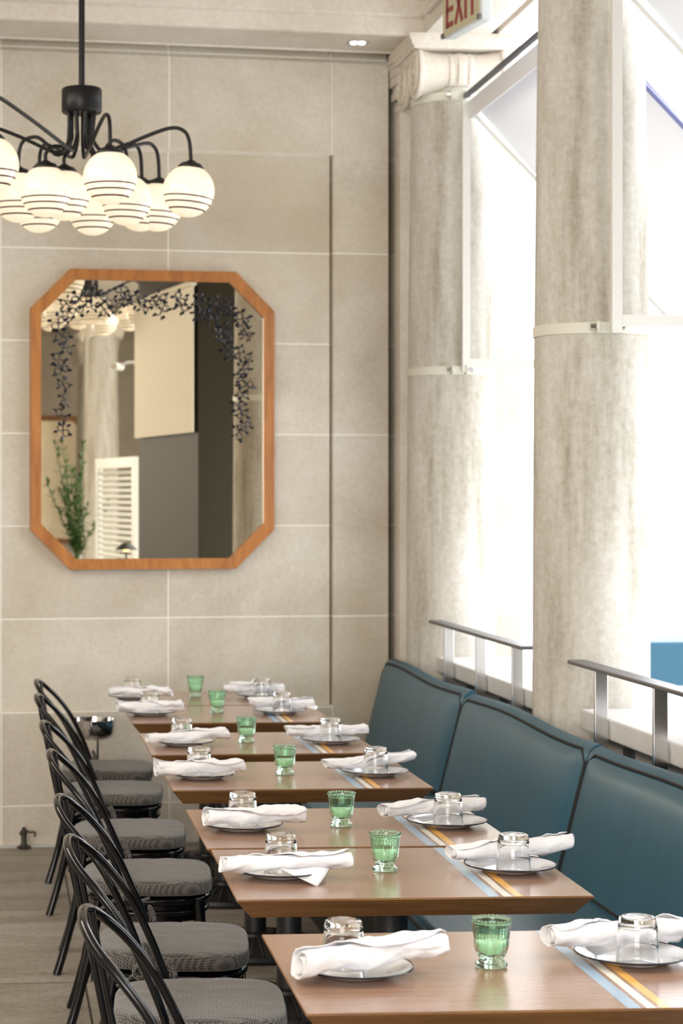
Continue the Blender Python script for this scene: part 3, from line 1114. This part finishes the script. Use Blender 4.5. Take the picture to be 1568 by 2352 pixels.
# ------------------------------------------------------------------ chairs (facing +x, origin under the seat)
def make_chair():
    t = thing('bentwood_chair', '', 'chair', (0, 0, 0), 0, 'black bentwood chairs along the tables')
    half = [(-.058, .198, .405), (-.088, .200, .50), (-.130, .199, .60), (-.178, .195, .69), (-.228, .182, .755), (-.274, .150, .803), (-.299, .088, .832), (-.307, 0, .842)]
    pts = [(x, -y, z) for x, y, z in half] + [(x, y, z) for x, y, z in reversed(half[:-1])]
    bm = bmesh.new()
    tube(bm, smooth_pts(pts, 8), .0096, 14)
    obj('back_hoop', bm, M['black'], t)
    for s in (-1, 1):
        bm = bmesh.new()
        tube(bm, smooth_pts([(-.292, s * .085, .826), (-.272, s * .085, .71), (-.245, s * .08, .58), (-.205, s * .075, .415)], 6), .0066, 10)
        obj('back_spindle', bm, M['black'], t)
    # inner hoop low in the back, hugging the outer one
    # seat ring
    def ring(r, z, n_=64, fx=1.0):
        out = []
        for k in range(n_):
            a = 2 * PI * k / n_
            ca, sa = math.cos(a), math.sin(a)
            p = 3.2
            rr = r / ((abs(ca) ** p + abs(sa) ** p) ** (1 / p))
            y = rr * sa
            x = rr * ca
            y *= 1 - .10 * max(0, -x / r)
            out.append((x + .002, y, z))
        return out
    bm = bmesh.new()
    tube(bm, ring(.182, .412), .013, 10, cyc=True)
    tube(bm, ring(.180, .376), .009, 10, cyc=True)
    lo = [bm.verts.new(p) for p in ring(.178, .35)]
    hi = [bm.verts.new(p) for p in ring(.178, .412)]
    for k in range(64):
        bm.faces.new((lo[k], lo[(k + 1) % 64], hi[(k + 1) % 64], hi[k]))
    bm.faces.new(hi)
    obj('seat_frame', bm, M['black'], t, fix=False)
    for sx, sy in ((1, -1), (1, 1)):
        bm = bmesh.new()
        tube(bm, smooth_pts([(sx * .155, sy * .150, .41), (sx * .165, sy * .158, .25), (sx * .178, sy * .166, .0)], 5), [.017] * 5 + [.015] * 6, 12)
        obj('leg', bm, M['black'], t)
    for sy in (-1, 1):
        bm = bmesh.new()
        tube(bm, smooth_pts([(-.150, sy * .140, .41), (-.175, sy * .150, .26), (-.215, sy * .165, .10), (-.245, sy * .178, 0)], 5), [.017] * 8 + [.0145] * 8, 12)
        obj('leg', bm, M['black'], t)
    # arched braces between the legs
    for a0 in range(4):
        ang = a0 * PI / 2
        pts = []
        for k in range(17):
            u = k / 16 * 2 - 1
            x_ = .165
            y_ = u * .150
            z_ = .335 - .17 * abs(u) ** 2.6
            pts.append((x_ * math.cos(ang) - y_ * math.sin(ang), x_ * math.sin(ang) + y_ * math.cos(ang), z_))
        bm = bmesh.new()
        tube(bm, pts, .0085, 8)
        obj('arched_brace', bm, M['black'], t)
    # cushion
    bm = bmesh.new()
    nr, na = 14, 72
    gridt = []

    def cush(x, y, q):
        return q
    for side in (1, -1):
        rings = []
        for j in range(nr + 1):
            q = j / nr
            r = .213 * math.sin(q * PI / 2)
            row = []
            for k in range(na):
                a = 2 * PI * k / na
                ca, sa = math.cos(a), math.sin(a)
                p = 4.4
                rr = r / ((abs(ca) ** p + abs(sa) ** p) ** (1 / p))
                x, y = rr * ca * .97, rr * sa * .97
                y *= 1 - .13 * max(0, -x / .21)
                h = .027 * (max(0, 1 - q ** 5.0)) ** .5
                nz = .0022 * noise.noise(Vector((x * 22, y * 22, side)))
                z = .449 + side * (h * (1.15 if side > 0 else .75)) + nz * (1 if side > 0 else 0)
                row.append((x * .965, y, z))
            rings.append(row)
        vr = []
        for j, row in enumerate(rings):
            if j == 0:
                vr.append([bm.verts.new(row[0])])
            elif j == nr and side == -1:
                vr.append(edge)
            else:
                vr.append([bm.verts.new(p) for p in row])
        if side == 1:
            edge = vr[-1]
        for j in range(nr):
            for k in range(na):
                k2 = (k + 1) % na
                if j == 0:
                    bm.faces.new((vr[0][0], vr[1][k], vr[1][k2]))
                else:
                    bm.faces.new((vr[j][k], vr[j + 1][k], vr[j + 1][k2], vr[j][k2]))
    cu = obj('cushion', bm, M['hound'], t, angle=180)
    for s in (-1, 1):
        bm = bmesh.new()
        r_ = random.Random(5 + s)
        bx, by, bz = -.085, s * .208, .435
        for q in range(3):
            tube(bm, smooth_pts([(bx + .012 * math.cos(q * 2 + k * 1.4), by + s * .010 + .012 * math.sin(k * 1.9 + q), bz + .014 * math.sin(k * 1.3 + q * 2)) for k in range(6)], 5), .0055, 6)
        tube(bm, smooth_pts([(bx, by, bz), (bx + .02, by + s * .02, bz + .035), (bx + .015, by + s * .02, bz + .075), (bx + .03, by + s * .012, bz + .04), (bx + .01, by, bz)], 6), .0055, 6)
        tube(bm, smooth_pts([(bx, by, bz), (bx - .03, by + s * .014, bz - .02), (bx - .055, by + s * .006, bz - .035)], 6), .005, 6)
        tube(bm, smooth_pts([(bx, by, bz), (bx + .05, by + s * .016, bz - .012), (bx + .09, by + s * .008, bz - .004)], 6), .005, 6)
        obj('cushion_tie', bm, M['hound'], cu)
    return t


CH = [(.472, 3.79, -5), (.472, 4.60, -5), (.468, 5.235, -6), (.472, 6.19, -4), (.468, 6.985, -5), (.468, 7.955, -5), (.480, 8.60, -5)]
ch_labels = [
    'black bentwood chair nearest the camera, only its looped back in frame at bottom left',
    'black bentwood chair at the second table, woven cushion cut by the bottom edge',
    'black bentwood chair at the third table, full woven cushion with knotted tie',
    'black bentwood chair at the fourth table, grey cushion above an arched brace',
    'black bentwood chair at the fifth table, cushion tie standing up in a loop',
    'black bentwood chair at the sixth table, in front of the chrome bowl stand',
    'last black bentwood chair of the row, beside the stone wall']
ch0 = make_chair()
for i, (x, y, r) in enumerate(CH):
    if i == 0:
        ch0.location = (x, y, 0); ch0.rotation_euler = (0, 0, math.radians(r)); ch0['label'] = ch_labels[0]
    else:
        dup(ch0, (x, y, 0), math.radians(r), ch_labels[i])

# ------------------------------------------------------------------ octagonal mirror on the far wall
mir = thing('wall_mirror', 'large octagonal mirror in a honey-coloured wooden frame on the stone wall', 'mirror', (0, 9.375, 0), WR)


def octa(x0, x1, z0, z1, c):
    return [(x0 + c, z0), (x1 - c, z0), (x1, z0 + c), (x1, z1 - c), (x1 - c, z1), (x0 + c, z1), (x0, z1 - c), (x0, z0 + c)]


X0, X1, Z0, Z1, CC = .160, 1.331, 1.295, 2.711, .187
out_ = octa(X0, X1, Z0, Z1, CC)
inn = octa(X0 + .050, X1 - .050, Z0 + .050, Z1 - .050, CC - .021)
bm = bmesh.new()
ya, yb, yc = -.001, -.052, -.026
for i in range(8):
    j = (i + 1) % 8
    def V(p, y):
        return bm.verts.new((p[0], y, p[1]))
    a, b_, c_, d = out_[i], out_[j], inn[j], inn[i]
    f0 = [V(a, ya), V(b_, ya), V(b_, yb), V(a, yb)]
    bm.faces.new(f0)
    g = [V(d, yb + .008), V(c_, yb + .008)]
    bm.faces.new((f0[3], f0[2], g[1], g[0]))
    h = [V(d, yc), V(c_, yc)]
    bm.faces.new((g[0], g[1], h[1], h[0]))
bmesh.ops.remove_doubles(bm, verts=bm.verts, dist=.0002)
obj('frame', bm, M['mwood'], mir, smooth=False)
bm = bmesh.new()
gl = octa(X0 + .046, X1 - .046, Z0 + .046, Z1 - .046, CC - .02)
mt = Matrix(((1, 0, 0, 0), (0, 0, 1, 0), (0, 1, 0, 0), (0, 0, 0, 1)))
prism(bm, gl, -.030, -.024, mtx=mt)
gm = obj('mirror_glass', bm, M['mirror'], mir, smooth=False)

# leaf and ring garland in dark metal, fixed over the mirror glass
gar = thing('metal_garland', 'dark metal garland of leaves and rings arching over the mirror glass', 'garland', (0, 9.375, 0), WR)


def cluster():
    bm = bmesh.new()
    rr = .021
    for (cx, cz, k) in ((-.020, .010, 1), (.022, -.012, .85)):
        tube(bm, [(cx + rr * k * math.cos(2 * PI * q / 20), .002 * math.sin(q), cz + rr * k * math.sin(2 * PI * q / 20)) for q in range(20)], .0026, 6, cyc=True)
    for q in range(5):
        a = q * 2 * PI / 5 + .4
        d = Vector((math.cos(a), 0, math.sin(a)))
        p = Vector((-d.z, 0, d.x))
        b0 = d * .034
        l_ = .030
        n_ = 7
        prev = None
        for s in range(n_):
            f_ = s / (n_ - 1)
            w_ = .0085 * math.sin(PI * min(1, f_ * 1.0 + .02)) + .0004
            c0 = b0 + d * l_ * f_ + Vector((0, -.010 * f_ * f_, 0))
            row = [bm.verts.new(c0 + p * w_), bm.verts.new(c0 + Vector((0, -.004, 0))), bm.verts.new(c0 - p * w_)]
            if prev:
                for m_ in range(2):
                    bm.faces.new((prev[m_], prev[m_ + 1], row[m_ + 1], row[m_]))
            prev = row
    return bm


def wpos(u, v):
    """garland positions measured on the mirror: x along the wall, z"""
    X = (u - 68) / (624 - 68) * (X1 - X0) + X0
    Z = Z1 - (v - 622) / (1306 - 622) * (Z1 - Z0)
    return X, Z


GP = [(142, 990), (138, 955), (145, 918), (143, 885), (138, 852), (132, 828), (150, 800), (140, 775), (130, 745), (150, 730), (150, 700), (172, 715),
      (178, 690), (205, 705), (212, 680), (235, 712), (240, 690), (262, 708), (285, 690), (272, 672), (312, 690), (325, 705), (352, 695), (365, 712),
      (362, 685), (408, 685), (412, 702), (450, 690), (462, 705), (448, 722), (490, 695), (498, 715), (478, 728), (520, 700), (525, 722), (552, 728), (556, 752),
      (510, 755), (515, 775), (498, 762), (562, 765), (522, 805), (545, 808), (560, 820), (555, 845), (548, 862), (560, 880), (552, 905), (543, 930), (552, 950), (560, 978), (545, 992)]
pr = None
rg = random.Random(3)
for k, (u, v) in enumerate(GP):
    if pr is None:
        pr = obj('leaf_cluster', cluster(), M['garland'], gar)
        o = pr
    else:
        o = pr.copy(); COL.objects.link(o); o.parent = gar
    x, z = wpos(u, v)
    o.location = (x, -.042, z)
    o.rotation_euler = (rg.uniform(-.4, .4), rg.uniform(0, 6.28), rg.uniform(-.5, .5))
    s = rg.uniform(.62, .85)
    o.scale = (s, s, s)

# ------------------------------------------------------------------ chandelier
HUB = Vector((.331, 7.675, 0))
chd = thing('globe_chandelier', 'black chandelier with curved arms and glowing striped opal globes', 'chandelier', HUB)
bm = bmesh.new()
lathe(bm, [(0, 3.20), (.012, 3.20), (.012, 4.15), (0, 4.15)], 16)
obj('rod', bm, M['fixture'], chd)
bm = bmesh.new()
lathe(bm, [(0, 3.118), (.074, 3.118), (.078, 3.124), (.078, 3.206), (.074, 3.212), (.02, 3.214), (0, 3.214)], 40)
obj('hub', bm, M['fixture'], chd)
bm = bmesh.new()
lathe(bm, [(0, 4.11), (.07, 4.11), (.07, 4.15), (0, 4.15)], 32)
obj('ceiling_rose', bm, M['fixture'], chd)
GL = [(.419, 7.298, 0, 0), (.737, 7.599, 0, .10), (.266, 7.733, 0, 0), (-.017, 7.042, 0, 0), (.088, 7.792, 0, 0), (.176, 8.091, 0, 0), (.192, 7.65, 0, 0), (.397, 8.162, 0, 0),
      (.516, 7.852, 0, .04), (.584, 8.024, 0, .05), (.653, 8.019, 0, .06), (-.086, 7.638, 0, 0)]
gproto = None
for k, (gx, gy, ta, tb_) in enumerate(GL):
    g = Vector((gx, gy, 0)) - HUB
    R_ = g.length
    d = g.normalized()
    e0 = d * .05
    toff = Vector((math.sin(tb_) * .1, 0, 0))
    ztop = 3.015 + .045 * min(1, R_ / .45) if R_ > .25 else 2.985
    arch = max(.03, min(.06, R_ * .3))
    pts = [e0 + Vector((0, 0, 3.12)), e0 * .9 + Vector((0, 0, 3.07)), e0 * .85 + Vector((0, 0, 3.02)), d * .07 + Vector((0, 0, 2.975)), d * .11 + Vector((0, 0, 2.965))]
    if R_ > .22:
        pts += [d * (R_ * .55) + Vector((0, 0, (2.965 + ztop) / 2 + .005)), d * (R_ - arch * 1.3) + Vector((0, 0, ztop - .004)), d * (R_ - arch * .45) + Vector((0, 0, ztop - .012)), d * (R_ - .005) + Vector((0, 0, ztop - .05)), d * R_ + Vector((0, 0, 2.925))]
    else:
        pts = [e0 + Vector((0, 0, 3.12)), e0 + Vector((0, 0, 3.05)), d * .06 + Vector((0, 0, 2.99)), d * (R_ - .03) + Vector((0, 0, 2.985)), d * R_ + Vector((0, 0, 2.955)), d * R_ + Vector((0, 0, 2.92))]
    pts = [p + toff * (i / (len(pts) - 1)) ** 3 for i, p in enumerate(pts)]
    bm = bmesh.new()
    tube(bm, smooth_pts(pts, 6), .0075, 10)
    am = obj('arm', bm, M['fixture'], chd)
    bm = bmesh.new()
    lathe(bm, [(0, .108), (.012, .108), (.014, .118), (.02, .112), (.038, .106), (.044, .098), (.050, .094), (.050, .082), (.044, .080), (0, .082)], 32)
    cap_ = obj('globe_cap', bm, M['fixture'], am, loc=(*g.xy, 2.81), rot=(0, tb_, 0))
    bm = bmesh.new()
    bmesh.ops.create_uvsphere(bm, u_segments=48, v_segments=32, radius=.1)
    gp = obj('globe', bm, M['globe'], am, angle=180, loc=(*g.xy, 2.81), rot=(0, tb_, 0))

dup(chd, (1.82, 3.9, .20), .9, 'second globe chandelier hanging further back in the hall, seen in the mirror')

# ------------------------------------------------------------------ downlight
dl = thing('downlight', 'small round recessed ceiling light with two lamps near the corner', 'ceiling light', (1.69, 9.22, 3.766), 0)
bm = bmesh.new()
lathe(bm, [(.046, -.004), (.058, -.004), (.058, .002), (.046, .002)], 32, closed=True)
obj('trim_ring', bm, M['chrome'], dl)
bm = bmesh.new()
lathe(bm, [(0, -.0015), (.047, -.0015), (.047, .001), (0, .001)], 32)
obj('reflector', bm, M['steel_dark'], dl)
for s in (-1, 1):
    bm = bmesh.new()
    bmesh.ops.create_uvsphere(bm, u_segments=20, v_segments=12, radius=.017)
    bmesh.ops.scale(bm, vec=(1, 1, .4), verts=bm.verts)
    obj('lamp', bm, M['downlight'], dl, loc=(s * .019, 0, -.004))

# ------------------------------------------------------------------ exit sign hung from the beam
ex = thing('exit_sign', 'hanging exit sign with red EXIT letters in a pale metal case', 'sign', (1.875, 7.93, 3.525), 0)
SR = math.atan2(.37, -.07) - PI / 2      # long axis direction in plan
mt = Matrix.Rotation(math.atan2(-.37, .07), 4, 'Z')
# local: +x runs from the far end to the near end, -y is the reading side
bm = bmesh.new()
box(bm, -.18, .19, .0, .052, 0, .215)
obj('case', bm, M['sign_white'], ex, smooth=True, bevel=.008, rot=(0, 0, math.atan2(-.37, .07)))
bm = bmesh.new()
box(bm, -.172, .182, -.004, .0, .008, .207)
fc = obj('face', bm, M['sign_face'], ex, smooth=False, rot=(0, 0, math.atan2(-.37, .07)))
bm = bmesh.new()


def stroke(bm, x0, z0, x1, z1, w_):
    d = Vector((x1 - x0, 0, z1 - z0)); L_ = d.length; d.normalize()
    nrm = Vector((-d.z, 0, d.x)) * w_ / 2
    a, b_ = Vector((x0, 0, z0)), Vector((x1, 0, z1))
    q = [a + nrm, a - nrm, b_ - nrm, b_ + nrm]
    lo = [bm.verts.new((p.x, -.0042, p.z)) for p in q]
    hi = [bm.verts.new((p.x, -.0062, p.z)) for p in q]
    bm.faces.new(lo); bm.faces.new(list(reversed(hi)))
    for i in range(4):
        bm.faces.new((lo[i], lo[(i + 1) % 4], hi[(i + 1) % 4], hi[i]))


zb, zt, zm = .034, .180, .107
w_ = .021
stroke(bm, -.128, zb, -.128, zt, w_)
for z in (zb + .0105, zm, zt - .0105):
    stroke(bm, -.138, z, -.068, z, w_)
stroke(bm, -.045, zb, .022, zt, w_)
stroke(bm, .022, zb, -.045, zt, w_)
stroke(bm, .055, zb, .055, zt, w_)
stroke(bm, .118, zb, .118, zt, w_)
stroke(bm, .083, zt - .0105, .153, zt - .0105, w_)
obj('letters', bm, M['sign_red'], fc, smooth=False, rot=(0, 0, 0))
bm = bmesh.new()
for (xx, zz) in ((.182, .012), (.182, .20), (-.172, .012)):
    box(bm, xx - .010, xx + .010, -.010, .002, zz - .010, zz + .010)
obj('corner_clip', bm, M['steel_dark'], ex, smooth=False, rot=(0, 0, math.atan2(-.37, .07)))
bm = bmesh.new()
lathe(bm, [(0, .21), (.012, .21), (.012, .30), (.05, .30), (.05, .31), (0, .31)], 16)
obj('hanging_stem', bm, M['sign_white'], ex)

# ------------------------------------------------------------------ chrome bowl stand by the wall
bw = thing('bowl_stand', 'polished chrome bowl on a thin post, behind the farthest chairs', 'bowl stand', (.442, 9.05, 0))
bm = bmesh.new()
lathe(bm, [(0, .535), (.06, .536), (.085, .545), (.098, .565), (.102, .60), (.103, .627), (.100, .627), (.098, .60), (.092, .57), (.08, .552), (0, .545)], 48)
obj('bowl', bm, M['chrome'], bw)
bm = bmesh.new()
lathe(bm, [(0, .02), (.0085, .02), (.0085, .537), (0, .537)], 16, c=(.018, 0, 0))
obj('post', bm, M['chrome'], bw)
bm = bmesh.new()
lathe(bm, [(0, 0), (.10, 0), (.10, .008), (.03, .022), (0, .022)], 32)
obj('foot', bm, M['chrome'], bw)

# small bronze floor tap
tp = thing('floor_tap', 'small dark bronze tap with a curled spout at the foot of the wall', 'tap', (.131, 9.285, .006))
bm = bmesh.new()
lathe(bm, [(0, 0), (.033, 0), (.033, .004), (.018, .010), (.013, .02), (.0125, .058), (.016, .062), (.016, .078), (.009, .084), (.009, .092), (0, .096)], 24)
obj('body', bm, M['bronze'], tp)
bm = bmesh.new()
tube(bm, smooth_pts([(.008, 0, .078), (.028, -.004, .070), (.045, -.006, .072), (.052, -.006, .062), (.048, -.006, .048)], 6), .005, 8)
obj('spout', bm, M['bronze'], tp)
bm = bmesh.new()
bmesh.ops.create_uvsphere(bm, u_segments=16, v_segments=10, radius=.010, matrix=Matrix.Translation((-.012, -.006, .066)))
obj('knob', bm, M['bronze'], tp)

# ------------------------------------------------------------------ outside, beyond the parapet
pb = thing('planter_box', 'bright blue box on a white base outside, right edge behind the handrail', 'planter', (4.75, 12.6, -.18))
bm = bmesh.new()
box(bm, -.75, .75, -.3, .3, .62, .90)
obj('blue_panel', bm, M['blue_paint'], pb, smooth=False, bevel=.01)
bm = bmesh.new()
box(bm, -.72, .72, -.28, .28, 0, .62)
obj('white_base', bm, M['paving'], pb, smooth=False)
bl = thing('bollard', 'slim grey metal post standing outside behind the near handrail', 'post', (2.62, 7.95, -.18))
bm = bmesh.new()
box(bm, -.014, .014, -.014, .014, 0, 1.2)
obj('shaft', bm, M['steel_dark'], bl, smooth=False)
bm = bmesh.new()
box(bm, -.05, .05, -.05, .05, 0, .012)
obj('foot_plate', bm, M['steel_dark'], bl, smooth=False)

# ------------------------------------------------------------------ the rest of the hall, seen in the mirror
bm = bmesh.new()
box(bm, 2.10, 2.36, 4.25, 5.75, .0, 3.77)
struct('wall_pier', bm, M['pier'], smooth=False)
cu = thing('roller_blind', 'long cream fabric blind on the pier, seen in the mirror', 'blind', (2.07, 5.0, 0))
bm = bmesh.new()
box(bm, -.004, .004, -.74, .74, 2.07, 3.05)
obj('cloth', bm, M['linen'], cu, smooth=False)
bm = bmesh.new()
lathe(bm, [(0, -.75), (.022, -.75), (.022, .75), (0, .75)], 16, mtx=Matrix.Translation((0, 0, 3.07)) @ Matrix.Rotation(PI / 2, 4, 'X'))
obj('roller', bm, M['linen'], cu)

colm = [(4.02, -4.35), (4.55, -6.6), (5.05, -9.0)]
cl = ['the first stone column to the left of the blind in the mirror', 'the second stone column to the left of the blind in the mirror', 'the farthest stone column seen in the mirror']
for (x, y), l_ in zip(colm, cl):
    c_ = column(y, l_)
    c_.location = (x, y, 0)

cc = thing('security_camera', 'white security camera on a bracket, seen in the mirror', 'camera', (2.02, 3.95, 2.62))
bm = bmesh.new()
lathe(bm, [(0, -.07), (.026, -.07), (.028, -.06), (.028, .06), (0, .06)], 20, mtx=Matrix.Rotation(PI / 2, 4, 'X') @ Matrix.Rotation(.7, 4, 'Y'))
cb = obj('body', bm, M['white_metal'], cc)
bm = bmesh.new()
tube(bm, [(.0, 0, 0), (.08, .0, .035), (.155, .0, .035)], .011, 10)
obj('bracket', bm, M['white_metal'], cc)

vt = thing('branch_vase', 'tall glass vase of leafy green branches, seen in the mirror', 'vase', (2.24, 1.75, .832))
bm = bmesh.new()
lathe(bm, [(0, 0), (.05, 0), (.055, .02), (.05, .30), (.046, .30), (.05, .02), (0, .01)], 24)
obj('vase', bm, M['clear_vase'], vt)
rl = random.Random(11)
bm = bmesh.new()
bl_ = bmesh.new()
for k in range(13):
    a = rl.uniform(0, 6.28)
    sp = rl.uniform(.1, .32)
    h_ = rl.uniform(.7, 1.3)
    pts = smooth_pts([(0, 0, .03), (.02 * math.cos(a), .02 * math.sin(a), .3), (sp * .5 * math.cos(a), sp * .5 * math.sin(a), .3 + (h_ - .3) * .5), (sp * math.cos(a), sp * math.sin(a), h_)], 8)
    tube(bm, pts, .004, 5)
    for p in pts[9:]:
        for q in range(4):
            d = Vector((rl.uniform(-1, 1), rl.uniform(-1, 1), rl.uniform(-.3, .9))).normalized()
            s_ = d.cross(Vector((0, 0, 1))).normalized() * .013
            p0 = Vector(p)
            p1 = p0 + d * .075
            vv = [bl_.verts.new(p0), bl_.verts.new(p0.lerp(p1, .5) + s_ + Vector((0, 0, .004))), bl_.verts.new(p1), bl_.verts.new(p0.lerp(p1, .5) - s_)]
            bl_.faces.new(vv)
obj('stems', bm, M['leaf'], vt)
lv = obj('foliage', bl_, M['leaf'], vt, smooth=False)

sh = thing('louvred_shutter', 'white louvred shutter beside the leafy branches, seen in the mirror', 'shutter', (2.30, 2.85, .832))
bm = bmesh.new()
box(bm, -.02, .02, -.62, -.54, 0, 1.12)
box(bm, -.02, .02, .54, .62, 0, 1.12)
box(bm, -.02, .02, -.54, .54, 1.04, 1.12)
box(bm, -.02, .02, -.54, .54, 0, .06)
obj('shutter_frame', bm, M['white_metal'], sh, smooth=False)
bm = bmesh.new()
for k in range(20):
    z = .085 + k * .048
    box(bm, -.003, .003, -.54, .54, -.02, .02, mtx=Matrix.Translation((0, 0, z)) @ Matrix.Rotation(.9, 4, 'Y'))
obj('slats', bm, M['white_metal'], sh, smooth=False)

def wall_back_mirror():
    t = thing('wall_mirror', 'second wood-framed mirror on the back wall, seen in the mirror', 'mirror', (4.9, -11.99, 0), PI)
    bm = bmesh.new()
    o_ = octa(-.9, .9, .9, 2.9, .25)
    i_ = octa(-.82, .82, .98, 2.82, .22)
    prism(bm, o_, .0, .03, mtx=mt2)
    obj('frame', bm, M['mwood'], t, smooth=False)
    bm = bmesh.new()
    prism(bm, i_, .03, .034, mtx=mt2)
    obj('mirror_glass', bm, M['mirror'], t, smooth=False)


mt2 = Matrix(((1, 0, 0, 0), (0, 0, -1, 0), (0, 1, 0, 0), (0, 0, 0, 1)))
wall_back_mirror()
tl = thing('table_lamp', 'small table lamp with a glowing shade, reflected low in the mirror', 'lamp', (2.14, 3.75, .832))
bm = bmesh.new()
lathe(bm, [(0, 0), (.05, 0), (.05, .01), (.008, .02), (.008, .40), (0, .40)], 16)
obj('stand', bm, M['iron'], tl)
bm = bmesh.new()
lathe(bm, [(.03, .45), (.085, .40), (.083, .398), (.028, .447)], 24, closed=True)
obj('shade', bm, M['iron'], tl)
bm = bmesh.new()
bmesh.ops.create_uvsphere(bm, u_segments=16, v_segments=10, radius=.03, matrix=Matrix.Translation((0, 0, .415)))
obj('bulb', bm, M['lamp_glow'], tl)
